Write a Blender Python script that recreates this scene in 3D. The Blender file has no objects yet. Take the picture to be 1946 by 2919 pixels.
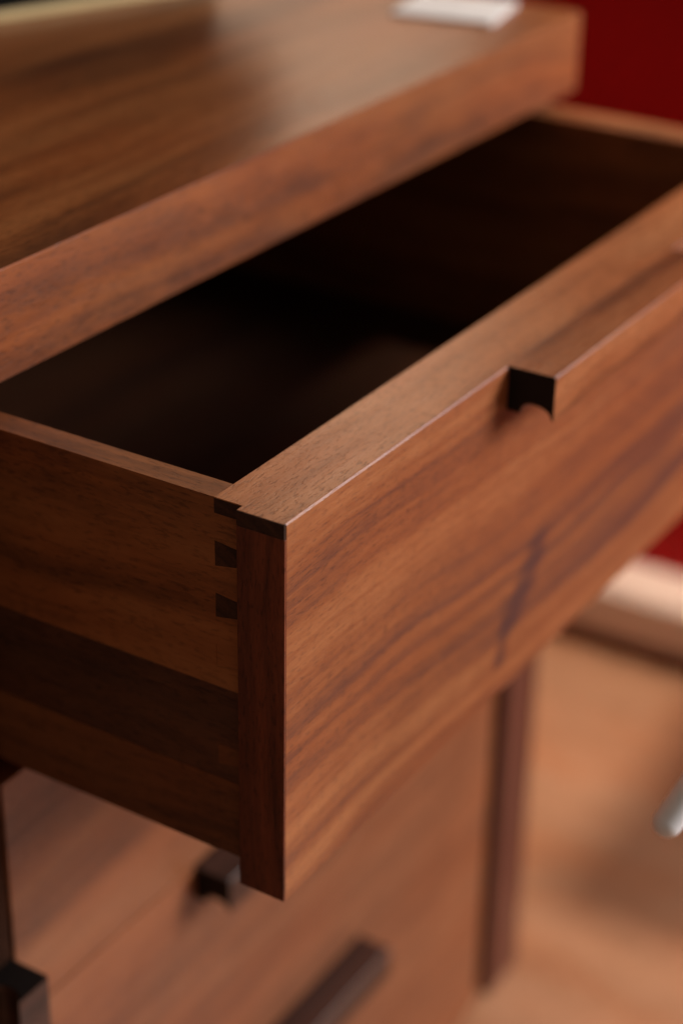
import bpy, bmesh, math, random
from mathutils import Vector, Matrix
scene = bpy.context.scene
COL = scene.collection

# ------------------------------------------------------------------ camera
RX, ROLL, RZ = 1.0831623, 0.0183788, -1.0182458
CAM = Vector((-0.42444, -0.28140, 0.27483))
cd = bpy.data.cameras.new("camera")
cam = bpy.data.objects.new("camera", cd)
COL.objects.link(cam)
m = Matrix.Rotation(RZ, 4, 'Z') @ Matrix.Rotation(RX, 4, 'X') @ Matrix.Rotation(ROLL, 4, 'Z')
cam.matrix_world = Matrix.Translation(CAM) @ m
cd.sensor_fit = 'AUTO'
cd.sensor_width = 36.0
cd.lens = 68.34
cd.clip_start = 0.01
cd.clip_end = 60
cd.dof.use_dof = True
cd.dof.focus_distance = 0.600
cd.dof.aperture_fstop = 4.4
scene.camera = cam

# ------------------------------------------------------------------ world, light, exposure
world = bpy.data.worlds.new("World")
scene.world = world
world.use_nodes = True
bg = world.node_tree.nodes["Background"]
bg.inputs[0].default_value = (1.0, 0.80, 0.62, 1)
bg.inputs[1].default_value = 0.16

def area(name, loc, target, sx, sy, power, color, spread=180):
    d = bpy.data.lights.new(name, 'AREA')
    d.shape = 'RECTANGLE'
    d.size, d.size_y = sx, sy
    d.energy = power
    d.color = color
    d.spread = math.radians(spread)
    o = bpy.data.objects.new(name, d)
    COL.objects.link(o)
    o.location = loc
    o.rotation_euler = (Vector(target) - Vector(loc)).to_track_quat('-Z', 'Y').to_euler()
    return o
# big window of the room in front of the cabinet, a little to the right
area("front_window_light", (1.20, -1.60, 0.68), (0.2, 0.0, -0.25), 0.9, 0.75, 48, (1.0, 0.95, 0.90))
# added cool light at the right, gives the drawer edge its highlight
area("edge_highlight_light", (0.93, -0.55, 0.45), (0.2, 0.0, 0.0), 0.5, 0.5, 4.5, (0.72, 0.80, 1.0))
# added warm fill light, brightens floor and skirting beside the cabinet
area("floor_fill_light", (0.82, -0.35, 0.95), (0.72, 0.18, -0.5), 0.13, 0.13, 1.6, (1.0, 0.84, 0.68), 44)
# window in the right wall behind the cabinet corner
area("back_window_light", (0.93, 0.72, 0.56), (0.3, 0.2, 0.0), 0.7, 0.7, 3.0, (1.0, 0.69, 0.47))

scene.view_settings.view_transform = 'Standard'
scene.view_settings.look = 'None'
scene.view_settings.exposure = 0.0
scene.view_settings.gamma = 1.0
scene.cycles.max_bounces = 8
scene.cycles.caustics_reflective = False
scene.cycles.caustics_refractive = False

# ------------------------------------------------------------------ materials
def new_mat(name):
    mt = bpy.data.materials.new(name)
    mt.use_nodes = True
    nt = mt.node_tree
    nt.nodes.clear()
    out = nt.nodes.new('ShaderNodeOutputMaterial')
    b = nt.nodes.new('ShaderNodeBsdfPrincipled')
    nt.links.new(b.outputs[0], out.inputs[0])
    return mt, nt, b

def wood(name, light, mid, dark, axis='X', seed=0.0, rough=0.36, spec=0.5, pith=(0.10, 0.03),
         ring=60.0, contrast=1.0, pore=0.55, knot=None, bump=0.25, tone=0.0, warp=0.03, figure=0.14, hue=0.5, along=3.0):
    mt, nt, b = new_mat(name)
    N, K = nt.nodes, nt.links
    def node(t, **kw):
        n = N.new(t)
        for k, v in kw.items():
            setattr(n, k, v)
        return n
    def math_(op, a, c=None, d=None):
        n = node('ShaderNodeMath', operation=op)
        for i, v in enumerate((a, c, d)):
            if v is None: continue
            if isinstance(v, (int, float)): n.inputs[i].default_value = v
            else: K.new(v, n.inputs[i])
        return n.outputs[0]
    def comb(x, y, z):
        n = node('ShaderNodeCombineXYZ')
        for i, v in enumerate((x, y, z)):
            if isinstance(v, (int, float)): n.inputs[i].default_value = v
            else: K.new(v, n.inputs[i])
        return n.outputs[0]
    def noise(vec, detail=2.0, roughness=0.5):
        n = node('ShaderNodeTexNoise')
        n.inputs['Scale'].default_value = 1.0
        n.inputs['Detail'].default_value = detail
        n.inputs['Roughness'].default_value = roughness
        K.new(vec, n.inputs['Vector'])
        return n.outputs['Fac']
    tc = node('ShaderNodeTexCoord')
    sp = node('ShaderNodeSeparateXYZ')
    K.new(tc.outputs['Object'], sp.inputs[0])
    X, Y, Z = sp.outputs
    a, p, q = {'X': (X, Y, Z), 'Y': (Y, X, Z), 'Z': (Z, X, Y)}[axis]
    # slow wander of the rings along the board
    w1 = noise(comb(math_('MULTIPLY_ADD', a, 5.0, seed), math_('MULTIPLY', p, 9.0), math_('MULTIPLY', q, 9.0)), 2.0)
    w2 = noise(comb(math_('MULTIPLY_ADD', a, 5.0, seed + 17.3), math_('MULTIPLY', p, 9.0), math_('MULTIPLY', q, 9.0)), 2.0)
    pp = math_('MULTIPLY_ADD', w1, warp, math_('ADD', p, pith[0] - warp / 2))
    qq = math_('MULTIPLY_ADD', w2, warp, math_('ADD', q, pith[1] - warp / 2))
    r = math_('SQRT', math_('ADD', math_('MULTIPLY', pp, pp), math_('MULTIPLY', qq, qq)))
    f1 = noise(comb(math_('MULTIPLY_ADD', a, along, seed + 3.1), math_('MULTIPLY', r, ring * 3.2), seed), 3.0, 0.6)
    f2 = noise(comb(math_('MULTIPLY_ADD', a, along, seed + 8.7), math_('MULTIPLY', r, ring), seed * 1.7), 2.0)
    f3 = noise(comb(math_('MULTIPLY_ADD', a, 95.0, seed), math_('MULTIPLY', p, 700.0), math_('MULTIPLY', q, 700.0)), 4.0, 0.6)
    f4 = noise(comb(math_('MULTIPLY_ADD', a, 230.0, seed + 31.0), math_('MULTIPLY', p, 1000.0), math_('MULTIPLY', q, 1000.0)), 2.0, 0.6)
    # figure: soft silky patches across the grain, and a slow drift of hue
    f5 = noise(comb(math_('MULTIPLY_ADD', a, 34.0, seed + 5.0), math_('MULTIPLY', p, 75.0), math_('MULTIPLY', q, 75.0)), 2.0)
    f6 = noise(comb(math_('MULTIPLY_ADD', a, 9.0, seed + 12.0), math_('MULTIPLY', p, 28.0), math_('MULTIPLY', q, 28.0)), 2.0)
    t = math_('MULTIPLY', f1, 0.27)
    t = math_('MULTIPLY_ADD', f2, 0.36, t)
    t = math_('MULTIPLY_ADD', f3, 0.12, t)
    t = math_('MULTIPLY_ADD', f5, figure, t)
    t = math_('MULTIPLY_ADD', math_('SUBTRACT', t, 0.375 + 0.5 * figure), 2.5 * contrast, 0.5 + tone)
    if knot:
        # a dark crooked streak of heartwood: falloff around a polyline in the (along, q) plane
        best = None
        for (a0, q0), (a1, q1), wd in knot:
            dx, dy = a1 - a0, q1 - q0
            L2 = dx * dx + dy * dy
            u = math_('ADD', math_('MULTIPLY', math_('SUBTRACT', a, a0), dx / L2), math_('MULTIPLY', math_('SUBTRACT', q, q0), dy / L2))
            n_ = node('ShaderNodeClamp'); K.new(u, n_.inputs[0]); u = n_.outputs[0]
            ex = math_('SUBTRACT', math_('SUBTRACT', a, a0), math_('MULTIPLY', u, dx))
            ey = math_('SUBTRACT', math_('SUBTRACT', q, q0), math_('MULTIPLY', u, dy))
            d = math_('SQRT', math_('ADD', math_('MULTIPLY', ex, ex), math_('MULTIPLY', ey, ey)))
            d = math_('DIVIDE', math_('ADD', d, math_('MULTIPLY', math_('SUBTRACT', f1, 0.5), 0.004)), wd)
            best = d if best is None else math_('MINIMUM', best, d)
        kk = node('ShaderNodeMapRange', interpolation_type='SMOOTHERSTEP')
        K.new(best, kk.inputs[0])
        kk.inputs[1].default_value = 0.0; kk.inputs[2].default_value = 1.0
        kk.inputs[3].default_value = 0.36; kk.inputs[4].default_value = 0.0
        t = math_('SUBTRACT', t, kk.outputs[0])
    cr = node('ShaderNodeValToRGB')
    el = cr.color_ramp.elements
    el[0].position = 0.05; el[0].color = (*dark, 1)
    el[1].position = 0.95; el[1].color = (*light, 1)
    e = el.new(0.50); e.color = (*mid, 1)
    e = el.new(0.30); e.color = (*[0.5 * (x + y) * 0.95 for x, y in zip(dark, mid)], 1)
    K.new(t, cr.inputs[0])
    pm = node('ShaderNodeMapRange')
    K.new(f4, pm.inputs[0])
    pm.inputs[1].default_value = 0.53; pm.inputs[2].default_value = 0.66
    pm.inputs[3].default_value = 0.0; pm.inputs[4].default_value = pore
    # pores gather in the darker bands of early wood
    pw = math_('MULTIPLY', pm.outputs[0], math_('SUBTRACT', 1.35, math_('MULTIPLY', f2, 1.3)))
    mx = node('ShaderNodeMix', data_type='RGBA')
    K.new(pw, mx.inputs[0]); K.new(cr.outputs[0], mx.inputs[6])
    mx.inputs[7].default_value = (*[c * 0.55 for c in dark], 1)
    hm = node('ShaderNodeMapRange', interpolation_type='SMOOTHSTEP')
    K.new(f6, hm.inputs[0])
    hm.inputs[1].default_value = 0.38; hm.inputs[2].default_value = 0.64
    hm.inputs[3].default_value = 0.0; hm.inputs[4].default_value = hue
    hx = node('ShaderNodeMix', data_type='RGBA', blend_type='MULTIPLY')
    K.new(hm.outputs[0], hx.inputs[0]); K.new(mx.outputs[2], hx.inputs[6])
    hx.inputs[7].default_value = (1.0, 0.79, 0.66, 1)
    K.new(hx.outputs[2], b.inputs['Base Color'])
    rr = math_('MULTIPLY_ADD', math_('SUBTRACT', f3, 0.5), 0.22, rough)
    rr = math_('MULTIPLY_ADD', math_('SUBTRACT', f1, 0.5), -0.12, rr)
    K.new(rr, b.inputs['Roughness'])
    b.inputs['Specular IOR Level'].default_value = spec
    bp = node('ShaderNodeBump')
    bp.inputs['Strength'].default_value = bump
    bp.inputs['Distance'].default_value = 0.0004
    K.new(math_('SUBTRACT', math_('MULTIPLY', f3, 0.6), math_('MULTIPLY', pm.outputs[0], 0.5)), bp.inputs['Height'])
    K.new(bp.outputs[0], b.inputs['Normal'])
    return mt

def plain(name, color, rough=0.5, spec=0.5, metallic=0.0, var=0.12, scale=40.0, bump=0.0):
    mt, nt, b = new_mat(name)
    N, K = nt.nodes, nt.links
    tc = N.new('ShaderNodeTexCoord')
    n = N.new('ShaderNodeTexNoise'); n.inputs['Scale'].default_value = scale; n.inputs['Detail'].default_value = 4
    K.new(tc.outputs['Object'], n.inputs['Vector'])
    cr = N.new('ShaderNodeValToRGB')
    cr.color_ramp.elements[0].position = 0.3
    cr.color_ramp.elements[1].position = 0.7
    cr.color_ramp.elements[0].color = (*[c * (1 - var) for c in color], 1)
    cr.color_ramp.elements[1].color = (*[min(1, c * (1 + var)) for c in color], 1)
    K.new(n.outputs['Fac'], cr.inputs[0]); K.new(cr.outputs[0], b.inputs['Base Color'])
    b.inputs['Roughness'].default_value = rough
    b.inputs['Specular IOR Level'].default_value = spec
    b.inputs['Metallic'].default_value = metallic
    if bump:
        bp = N.new('ShaderNodeBump'); bp.inputs['Strength'].default_value = bump; bp.inputs['Distance'].default_value = 0.001
        K.new(n.outputs['Fac'], bp.inputs['Height']); K.new(bp.outputs[0], b.inputs['Normal'])
    return mt

LT, MD, DK = (0.45, 0.174, 0.066), (0.275, 0.085, 0.031), (0.090, 0.034, 0.030)
KX, KZ = -0.22, 0.142          # the drawer's origin
KN = [((0.176, -0.0905), (0.166, -0.102), 0.0140), ((0.166, -0.102), (0.155, -0.1118), 0.0120),
      ((0.155, -0.1118), (0.150, -0.124), 0.0095)]
KN = [((a0 + KX, b0 + KZ), (a1 + KX, b1 + KZ), w) for (a0, b0), (a1, b1), w in KN]
M = {}
M['front'] = wood('walnut_front', LT, MD, DK, 'X', 2.0, rough=0.38, pith=(0.09, 0.085), ring=52, knot=KN, contrast=1.5, figure=0.07, hue=0.35, along=1.5)
M['front_low'] = wood('walnut_lower_fronts', (0.44, 0.180, 0.082), (0.285, 0.105, 0.047), (0.10, 0.037, 0.022), 'X', 9.0, rough=0.40, pith=(0.05, 0.40), ring=40, contrast=0.8)
M['edging'] = wood('walnut_front_edging', (0.70, 0.29, 0.120), (0.46, 0.175, 0.070), (0.10, 0.040, 0.022), 'X', 5.0, rough=0.31, spec=0.5, pith=(0.02, 0.05), ring=75, pore=0.6)
M['end_dark'] = wood('walnut_end_grain', (0.11, 0.046, 0.024), (0.050, 0.022, 0.013), (0.016, 0.009, 0.007), 'X', 1.0, rough=0.6, spec=0.3, ring=200)
M['strip'] = wood('walnut_edge_strip', (0.36, 0.11, 0.048), (0.19, 0.052, 0.024), (0.04, 0.014, 0.009), 'Z', 3.3, rough=0.45, pith=(0.0, 0.05), ring=150)
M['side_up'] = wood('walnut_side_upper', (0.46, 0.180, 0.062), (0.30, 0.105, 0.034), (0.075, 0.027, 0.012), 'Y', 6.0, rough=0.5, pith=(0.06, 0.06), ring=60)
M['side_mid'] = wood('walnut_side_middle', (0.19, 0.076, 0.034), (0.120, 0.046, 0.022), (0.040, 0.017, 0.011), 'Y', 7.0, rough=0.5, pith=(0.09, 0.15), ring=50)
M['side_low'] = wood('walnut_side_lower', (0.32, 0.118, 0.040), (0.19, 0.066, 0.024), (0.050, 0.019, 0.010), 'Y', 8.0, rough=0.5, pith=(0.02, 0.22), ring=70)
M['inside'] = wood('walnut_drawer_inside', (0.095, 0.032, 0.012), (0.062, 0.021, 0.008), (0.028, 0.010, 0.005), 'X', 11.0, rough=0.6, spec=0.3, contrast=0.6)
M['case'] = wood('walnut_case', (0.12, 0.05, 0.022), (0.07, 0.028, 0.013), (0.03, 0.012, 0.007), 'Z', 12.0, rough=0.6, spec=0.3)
M['top'] = wood('walnut_top', (0.48, 0.178, 0.056), (0.29, 0.092, 0.026), (0.085, 0.028, 0.011), 'X', 14.0, rough=0.32, spec=0.5, pith=(0.9, 0.02), ring=30, contrast=1.5, figure=0.05)
M['edge_b'] = wood('walnut_fascia_right', (0.39, 0.130, 0.038), (0.24, 0.072, 0.021), (0.070, 0.025, 0.015), 'X', 15.0, rough=0.42, pith=(0.06, -0.025), ring=85, contrast=0.8, figure=0.22, hue=0.7)
M['post'] = wood('walnut_post', (0.20, 0.070, 0.045), (0.13, 0.042, 0.028), (0.05, 0.018, 0.012), 'Z', 18.0, rough=0.42, contrast=0.4)
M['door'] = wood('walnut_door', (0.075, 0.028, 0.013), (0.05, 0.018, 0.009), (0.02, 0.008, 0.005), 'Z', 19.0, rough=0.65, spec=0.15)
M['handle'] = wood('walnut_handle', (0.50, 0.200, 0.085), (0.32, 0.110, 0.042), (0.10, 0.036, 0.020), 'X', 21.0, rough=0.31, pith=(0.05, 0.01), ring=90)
M['handle_shaded'] = wood('walnut_lower_handle_shaded', (0.10, 0.040, 0.024), (0.062, 0.024, 0.015), (0.025, 0.011, 0.008), 'X', 22.0, rough=0.42, spec=0.35, pith=(0.05, 0.01), ring=110)  # handle walnut darkened, with the open drawer's shade put into the colour
M['gap_shade'] = plain('black_gap_shade', (0.006, 0.004, 0.003), 0.8, 0.1, scale=200)  # near-black colour standing in for the shade in the gap
M['handle_end'] = plain('handle_end_grain', (0.010, 0.006, 0.005), 0.7, 0.2, scale=900)
M['floor'] = wood('floor_boards', (0.52, 0.285, 0.175), (0.44, 0.225, 0.130), (0.30, 0.140, 0.075), 'Y', 25.0, rough=0.24, ring=12, contrast=0.7, bump=0.05)
M['red'] = plain('red_wall_paint', (0.44, 0.002, 0.003), 0.6, 0.2, var=0.10, scale=9, bump=0.05)
M['skirting'] = plain('pale_skirting_paint', (0.86, 0.66, 0.56), 0.45, var=0.03, scale=12)
M['paper'] = plain('white_paper', (0.78, 0.79, 0.80), 0.6, var=0.03, scale=30)
M['black'] = plain('black_cloth', (0.005, 0.005, 0.005), 0.9, 0.08, var=0.2, scale=60)
M['beige'] = plain('beige_trim', (0.55, 0.42, 0.20), 0.5, var=0.1, scale=60)
M['white'] = plain('white_enamel', (0.88, 0.93, 1.0), 0.3, var=0.02, scale=60)
M['added_slab'] = plain('dark_added_slab', (0.02, 0.012, 0.01), 0.6, var=0.2, scale=60)  # dark colour of the added slabs out of view

# ------------------------------------------------------------------ mesh helpers
def bm_box(bm, x0, x1, y0, y1, z0, z1):
    v = [bm.verts.new((x, y, z)) for z in (z0, z1) for y in (y0, y1) for x in (x0, x1)]
    for f in ((0, 2, 3, 1), (4, 5, 7, 6), (0, 1, 5, 4), (2, 6, 7, 3), (0, 4, 6, 2), (1, 3, 7, 5)):
        bm.faces.new([v[i] for i in f])

def bm_prism(bm, pts, axis, c0, c1):
    """extrude a closed outline along one axis; pts are in the two other axes, in XYZ order"""
    def at(p, c):
        return {'X': (c, p[0], p[1]), 'Y': (p[0], c, p[1]), 'Z': (p[0], p[1], c)}[axis]
    a = [bm.verts.new(at(p, c0)) for p in pts]
    b = [bm.verts.new(at(p, c1)) for p in pts]
    bm.faces.new(a); bm.faces.new(b[::-1])
    n = len(pts)
    for i in range(n):
        j = (i + 1) % n
        bm.faces.new((a[i], b[i], b[j], a[j]))

def finish(bm, name, mat, parent=None, bevel=0.0, smooth=False, segments=2):
    bmesh.ops.recalc_face_normals(bm, faces=bm.faces)
    if bevel:
        es = [e for e in bm.edges if len(e.link_faces) == 2 and e.calc_face_angle(0) > 0.6]
        bmesh.ops.bevel(bm, geom=es, offset=bevel, segments=segments, profile=0.5, affect='EDGES', clamp_overlap=True)
    me = bpy.data.meshes.new(name)
    base = Vector((0, 0, 0))
    if parent is not None:
        base = parent.matrix_world.translation.copy() if parent.parent is None else parent['_base_v']
    me_o = bpy.data.objects.new(name, me)
    bm.to_mesh(me); bm.free()
    if base is not None and parent is not None:
        b3 = Vector(base)
        me.transform(Matrix.Translation(-b3))
    for mm in (mat if isinstance(mat, (list, tuple)) else [mat]):
        me.materials.append(mm)
    if smooth:
        for f in me.polygons: f.use_smooth = True
    COL.objects.link(me_o)
    if parent is not None:
        me_o.parent = parent
        me_o['_base_v'] = list(base)
    return me_o

def box(name, x0, x1, y0, y1, z0, z1, mat, parent=None, bevel=0.0003):
    bm = bmesh.new(); bm_box(bm, x0, x1, y0, y1, z0, z1)
    return finish(bm, name, mat, parent, bevel)

def prism(name, pts, axis, c0, c1, mat, parent=None, bevel=0.0):
    bm = bmesh.new(); bm_prism(bm, pts, axis, c0, c1)
    return finish(bm, name, mat, parent, bevel)

def thing(name, loc, label, cat, group=None):
    o = bpy.data.objects.new(name, None)
    o.empty_display_size = 0.05
    COL.objects.link(o)
    o.location = loc
    o.matrix_world = Matrix.Translation(loc)
    o['label'] = label; o['category'] = cat
    if group: o['group'] = group
    return o

# ------------------------------------------------------------------ dimensions (metres)
ZF = -0.5554                       # floor
D = 0.1234                         # plane of the closed fronts
DF, ZT, ZB = 0.1263, 0.0463, 0.0077   # fascia plane, top surface, fascia underside
XR = 0.4523                        # right end of the cabinet
T1, T2, INS, SW = 0.01765, 0.02823, 0.0034, 0.0102
HT = 0.142

# ------------------------------------------------------------------ the room
fl = box('floor', -2.2, 0.8695, -2.6, 2.0, ZF - 0.03, ZF, M['floor'], None, 0)
fl['kind'] = 'structure'
wl = bmesh.new()
bm_box(wl, 0.87, 1.0, -0.40, 0.40, ZF - 0.03, 1.9)          # pier between the two windows
bm_box(wl, 0.87, 1.0, 0.40, 2.0, ZF - 0.03, 0.16)           # below the back window
bm_box(wl, 0.87, 1.0, -2.6, -0.40, ZF - 0.03, -0.14)         # below the front window
wl = finish(wl, 'wall', M['red'])
wl['kind'] = 'structure'
sk = bmesh.new()
bm_prism(sk, [(0.820, ZF + 0.021), (0.8685, ZF + 0.021), (0.8685, ZF + 0.062), (0.826, ZF + 0.062), (0.820, ZF + 0.056)], 'Y', -2.5, 1.9)
sk = finish(sk, 'skirting', M['skirting'], None, 0.001)
sk['kind'] = 'structure'

# ------------------------------------------------------------------ cabinet
cab = thing('cabinet', (0.0, 0.33, ZF), 'low reddish walnut cabinet with a thick mitred top, holding the drawers', 'cabinet')
XL, YB = -0.47, 0.548
prism('top_panel', [(DF + 0.0006, ZT), (DF + 0.018, ZT - 0.0174), (YB, ZT - 0.0174), (YB, ZT)], 'X', XL, XR, M['top'], cab)
fas = [(DF, ZB), (DF + 0.018, ZB), (DF + 0.018, ZT - 0.0178), (DF + 0.0006, ZT - 0.0001), (DF, ZT - 0.0007)]
prism('fascia_board', fas, 'X', XL, XR, M['edge_b'], cab)
box('corner_post', 0.4162, XR, D, D + 0.03, ZF, -0.146, M['post'], cab, 0.0006)
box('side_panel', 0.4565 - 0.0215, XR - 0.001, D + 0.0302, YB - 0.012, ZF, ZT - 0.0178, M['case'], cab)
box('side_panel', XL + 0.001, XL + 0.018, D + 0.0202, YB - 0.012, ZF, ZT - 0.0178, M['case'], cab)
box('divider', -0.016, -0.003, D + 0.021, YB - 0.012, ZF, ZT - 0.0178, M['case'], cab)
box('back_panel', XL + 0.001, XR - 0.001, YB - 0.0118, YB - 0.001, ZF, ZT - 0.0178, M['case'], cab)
box('plinth', 0.001, 0.4158, D + 0.023, D + 0.030, ZF, -0.5495, M['case'], cab)
box('gap_shade_strip', 0.3990, 0.4158, D + 0.007, D + 0.022, -0.549, -0.146, M['gap_shade'], cab)  # filler between fronts and post, the gap's shade painted as black
box('rail', 0.0012, 0.3986, D + 0.0182, D + 0.040, -0.1443, -0.1352, M['front_low'], cab, 0.0003)
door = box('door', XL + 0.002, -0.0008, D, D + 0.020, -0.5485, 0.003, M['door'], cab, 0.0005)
# upright bar handle of the door: solid outline with a hollowed finger side on its left
def grip(depth, height, back_flat):
    """handle section: (out, down) with out = distance from the board, arc scooped in the lower side"""
    pts = [(-0.0005, 0), (depth - 0.0006, 0), (depth, 0.0006), (depth, height)]
    o0, o1 = depth - 0.0006, back_flat
    n = 16
    for i in range(n + 1):
        t = i / n
        o = o0 + (o1 - o0) * t
        w = (t - 0.62) / (0.62 if t < 0.62 else 0.38)
        pts.append((o, height - 0.0003 - 0.0044 * math.sqrt(max(0.0, 1 - w * w))))
    pts.append((back_flat - 0.001, height - 0.0002))
    pts.append((0, height - 0.0002))
    pts.append((0, 0.00066))
    return pts
G = grip(0.0184, 0.0170, 0.0052)
hb = bmesh.new()
bm_prism(hb, [(-0.0012 - dn, D - o - 0.0001) for o, dn in G], 'Z', -0.375, -0.224)
dh = finish(hb, 'door_handle', M['handle_shaded'], door)
hb = bmesh.new()
bm_prism(hb, [(-0.0012 - dn, D - o - 0.0001) for o, dn in G], 'Z', -0.22398, -0.2237)
finish(hb, 'end_grain', M['handle_end'], dh)

# ------------------------------------------------------------------ drawers
GRP = 'drawers of the walnut cabinet'

def bar_handle(parent, x0, x1, y_face, z_top, mat):
    """long horizontal bar, its ends dark end grain"""
    bm = bmesh.new()
    pts = [(y_face - o, z_top - d) for o, d in G]
    bm_prism(bm, pts, 'X', x0, x1)
    bmesh.ops.recalc_face_normals(bm, faces=bm.faces)
    h = finish(bm, 'handle', mat, parent, 0.0)
    for e, xa, xb in ((0, x0 - 0.00025, x0 - 0.00002), (1, x1 + 0.00002, x1 + 0.00025)):
        b2 = bmesh.new(); bm_prism(b2, pts, 'X', xa, xb)
        finish(b2, 'end_grain', M['handle_end'], h)
    return h

dr = thing('drawer', (0.22, 0.2, -HT), 'open top drawer pulled out of the cabinet, with dovetailed side and dark interior', 'drawer', GRP)
WD = 0.449
CAPZ = -0.0052
# front: core, full-length top edging, upright strip closing the left end
ST = 0.0009
bm = bmesh.new()
VN = 0.0007
bm_prism(bm, [(0.0002, -HT), (0, -HT + 0.0002), (0, -0.0006), (0.00055, -0.00002), (VN, -0.00002), (VN, CAPZ - 0.00008), (T1, CAPZ - 0.00008), (T1, -HT)], 'X', ST + 0.0001, WD - ST - 0.0001)
front = finish(bm, 'front_board', M['front'], dr)
b2 = bmesh.new()
bm_box(b2, INS + 0.0003, WD - 0.024, T1 - 0.002, T2, -HT + 0.0076, CAPZ - 0.00008)
finish(b2, 'inner_board', M['side_low'], front)
box('edge_strip', 0.0, ST, 0.0, T1, -HT, CAPZ - 0.00008, M['strip'], front, 0.00015)
box('edge_strip', WD - ST, WD, 0.0, T1, -HT, CAPZ - 0.00008, M['strip'], front, 0.0002)
outl = [(0.0003, VN + 0.00003), (WD - 0.0003, VN + 0.00003), (WD - 0.0003, T1), (WD - 0.0032, T1), (WD - 0.0032, T2), (INS, T2), (INS, T1), (0.0003, T1)]
b3 = bmesh.new(); bm_prism(b3, outl, 'Z', CAPZ, 0.0)
finish(b3, 'top_edging', M['edging'], front, 0.0001)
# dark end grain of the top edging, seen on the left
b4 = bmesh.new()
bm_box(b4, 0.0, 0.00028, 0.0002, T1, CAPZ + 0.0001, -0.0001)
bm_box(b4, 0.00028, ST, 0.0002, VN, CAPZ + 0.0001, -0.0001)
bm_box(b4, INS - 0.0002, INS - 0.00002, T1 + 0.0002, T2 - 0.0001, CAPZ - 0.0002, -0.00035)
finish(b4, 'edging_end', M['end_dark'], front)

# pins (end grain of the front) between the tails of the side; (top back, bottom back)
SB = -0.1344
pins = [(-0.0152, -0.0242), (-0.0339, -0.0427), (-0.0526, -0.0614), (-0.0713, -0.0801), (-0.0905, -0.0990), (-0.1095, -0.1180)]
TF = T1 + 0.0016                    # tails stop just short of the lip
def flare(z_top, z_bot):
    return [(T2, z_top), (TF, z_top - 0.0010), (TF, z_bot + 0.0018), (T2, z_bot)]
def socket_outline(z0, z1, y_back):
    """outline (y, z) of one side plank with its tails, walking down the front end"""
    pts = [(y_back, z0)]
    if z0 > -0.001:
        pts += [(T2, z0), (T2, -0.0054), (TF, -0.0044)]
    else:
        pts += [(TF, z0)]
    for zt, zb in pins:
        if zt < z0 and zb > z1:
            pts += [(TF, zt - 0.0010), (T2, zt), (T2, zb), (TF, zb + 0.0018)]
    if z1 < -0.13:
        pts += [(TF, -0.1300), (T2, -0.1289), (T2, z1)]
    else:
        pts += [(TF, z1)]
    pts += [(y_back, z1)]
    return pts
YE = 0.40
B1, B2 = -0.0686, -0.1045
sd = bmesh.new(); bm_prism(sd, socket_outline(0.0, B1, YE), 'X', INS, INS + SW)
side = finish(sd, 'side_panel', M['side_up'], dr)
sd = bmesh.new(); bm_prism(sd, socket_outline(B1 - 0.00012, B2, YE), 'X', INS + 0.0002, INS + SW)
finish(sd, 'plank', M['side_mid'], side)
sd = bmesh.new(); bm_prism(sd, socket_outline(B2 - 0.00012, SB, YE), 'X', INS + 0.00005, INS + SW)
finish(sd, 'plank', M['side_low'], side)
for i, (zt, zb) in enumerate(pins):
    g = 0.00006
    pts = [(T2 - g, zt - g), (T1 + 0.0003, zt - 0.00115 - g), (T1 + 0.0003, zb + 0.0020 + g), (T2 - g, zb + g)]
    prism('dovetail_pin', pts, 'X', INS - 0.00005 + (0.0002 if i >= 2 else 0), INS + SW - 0.001, [M['end_dark'], M['end_dark'], M['side_up'], M['side_mid'], M['side_low'], M['side_low']][i], front)
box('side_panel', 0.4253, 0.4455, T2 + 0.0001, YE, SB, 0.0, M['side_up'], dr)
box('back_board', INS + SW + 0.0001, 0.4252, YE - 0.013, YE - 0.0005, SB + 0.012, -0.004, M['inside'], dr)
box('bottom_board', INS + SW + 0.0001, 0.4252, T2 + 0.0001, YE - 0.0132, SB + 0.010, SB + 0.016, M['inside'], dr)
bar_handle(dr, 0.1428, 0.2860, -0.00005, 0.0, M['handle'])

lows = [(-0.1447, -0.2563, 'closed drawer directly under the open one, front half hidden behind it'),
        (-0.2575, -0.3952, 'closed drawer whose handle end shows below the corner of the open drawer'),
        (-0.3964, -0.5485, 'lowest closed drawer, its handle cut off by the bottom of the view')]
for z1, z0, lab in lows:
    d2 = thing('drawer', (0.2, D + 0.2, z0), lab, 'drawer', GRP)
    box('front_board', 0.0012, 0.3986, D, D + 0.020, z0, z1, M['front_low'], d2, 0.0004)
    b = bmesh.new()
    bm_box(b, 0.012, 0.022, D + 0.0202, D + 0.38, z0 + 0.01, z1 - 0.008)
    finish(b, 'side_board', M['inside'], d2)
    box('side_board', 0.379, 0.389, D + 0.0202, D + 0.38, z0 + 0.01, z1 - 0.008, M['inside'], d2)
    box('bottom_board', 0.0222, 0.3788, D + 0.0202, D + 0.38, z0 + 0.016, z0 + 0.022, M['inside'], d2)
    bar_handle(d2, 0.1165, 0.2580, D - 0.00005, z1, M['handle_shaded'])

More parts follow.
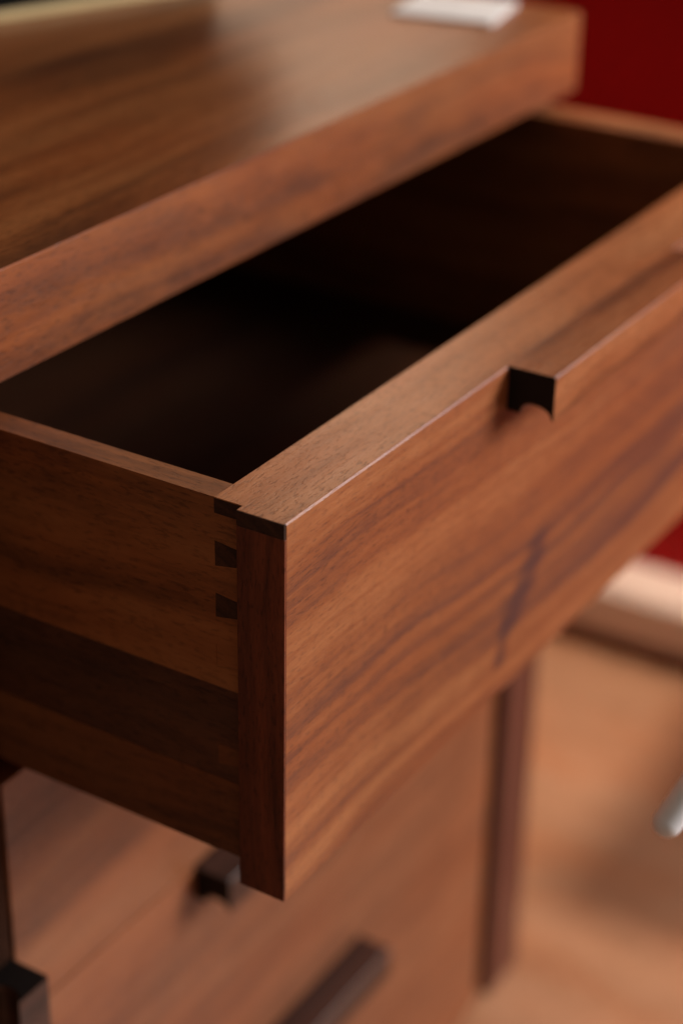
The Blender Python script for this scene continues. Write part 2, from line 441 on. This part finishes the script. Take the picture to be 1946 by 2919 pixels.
# ------------------------------------------------------------------ things on the top
pad = thing('notepad', (0.42, 0.18, ZT), 'white paper pad lying near the far right corner of the cabinet top', 'paper')
A = Vector((0.390, 0.198)); Bv = Vector((0.4005, 0.1484)); u = (Bv - A).normalized(); n = Vector((-u.y, u.x))
C2 = Bv + n * 0.046; D2 = A + n * 0.046
def quad(a, b, c, d, s):
    ce = (a + b + c + d) / 4
    return [tuple(ce + (q - ce) * s) for q in (a, b, c, d)]
prism('cover', quad(A, Bv, C2, D2, 1.0), 'Z', ZT + 0.0001, ZT + 0.0004, M['paper'], pad)
prism('pages', quad(A, Bv, C2, D2, 0.985), 'Z', ZT + 0.00042, ZT + 0.0014, M['paper'], pad)
prism('cover', quad(A, Bv, C2, D2, 1.0), 'Z', ZT + 0.00142, ZT + 0.0017, M['paper'], pad)

bx = thing('black_box', (0.3, 0.40, ZT), 'black box with a beige strip along its foot, on the cabinet top', 'box')
P1 = Vector((0.388, 0.2975)); du = Vector((-0.936, 0.352)); dn = Vector((0.352, 0.936))
def ob(x0, x1, y0, y1):
    return [tuple(P1 + du * x + dn * y) for x, y in ((x0, y0), (x1, y0), (x1, y1), (x0, y1))]
prism('foot_strip', ob(0, 0.36, 0, 0.10), 'Z', ZT + 0.0002, ZT + 0.0048, M['beige'], bx, 0.0006)
prism('body', ob(0.001, 0.359, 0.001, 0.099), 'Z', ZT + 0.0049, ZT + 0.050, M['black'], bx, 0.0006)
prism('lid', ob(-0.036, 0.366, -0.004, 0.104), 'Z', ZT + 0.0502, ZT + 0.30, M['black'], bx, 0.001)

# ------------------------------------------------------------------ white tubular arm at the right edge, unseen chair parts added
def tube(name, pts, rad, mat, parent, seg=20, cap=True):
    bm = bmesh.new()
    pts = [Vector(q) for q in pts]
    rings = []
    up = Vector((0.31, 0.2, 0.93)).normalized()
    def ring(c, t, r):
        s = t.cross(up).normalized(); w = t.cross(s).normalized()
        return [bm.verts.new(c + (s * math.cos(2 * math.pi * k / seg) + w * math.sin(2 * math.pi * k / seg)) * r) for k in range(seg)]
    n = len(pts)
    tg = [(pts[min(i + 1, n - 1)] - pts[max(i - 1, 0)]).normalized() for i in range(n)]
    if cap:
        for k in range(1, 6):
            a = math.pi / 2 * (1 - k / 6)
            rings.append(ring(pts[0] - tg[0] * rad * math.sin(a), tg[0], rad * math.cos(a)))
    for i in range(n):
        rings.append(ring(pts[i], tg[i], rad))
    if cap:
        for k in range(1, 6):
            a = math.pi / 2 * (k / 6)
            rings.append(ring(pts[-1] + tg[-1] * rad * math.sin(a), tg[-1], rad * math.cos(a)))
    for r0, r1 in zip(rings, rings[1:]):
        for k in range(seg):
            bm.faces.new((r0[k], r0[(k + 1) % seg], r1[(k + 1) % seg], r1[k]))
    bm.faces.new(rings[0]); bm.faces.new(rings[-1][::-1])
    return finish(bm, name, mat, parent, 0, True)
ch = thing('chair', (0.35, -0.25, ZF), 'white tubular chair whose rounded arm end slants in from the right edge; its unseen rest is added', 'chair')
e0 = Vector((0.0890, -0.0962, -0.1264)); e1 = Vector((0.1011, -0.1016, -0.1124))
dv = (e1 - e0).normalized()
arm = [e0 + dv * t for t in (0.001, 0.02, 0.04, 0.06, 0.08)]
arm += [Vector((0.170, -0.135, -0.055)), Vector((0.215, -0.160, -0.050)), Vector((0.27, -0.20, -0.08)), Vector((0.31, -0.24, -0.2)), Vector((0.33, -0.27, -0.4)), Vector((0.335, -0.28, ZF + 0.006))]
tube('arm', arm, 0.0053, M['white'], ch)

box('floor_shade_bar', 0.60, 0.84, -0.080, 0.0, -0.140, -0.12, M['added_slab'], ch, 0.006)  # unseen bar, added to throw the dark patch on the floor
box('added_slab', 0.62, 0.84, -0.33, -0.12, -0.142, -0.12, M['added_slab'], ch, 0.006)  # unseen slab, added to make a chair of the arm and bar
tube('arm', [(0.335, -0.28, ZF + 0.006), (0.34, -0.29, -0.30), (0.36, -0.29, -0.16), (0.45, -0.26, -0.151), (0.60, -0.24, -0.151), (0.82, -0.22, -0.151)], 0.0053, M['white'], ch)  # unseen tube, added on from the foot of the arm
for sx, sy in ((0.64, -0.31), (0.82, -0.31), (0.82, -0.06)):
    tube('added_leg', [(sx, sy, -0.150), (sx, sy, -0.35), (sx, sy, ZF + 0.006)], 0.008, M['white'], ch)

for o in scene.objects:
    if '_base_v' in o: del o['_base_v']
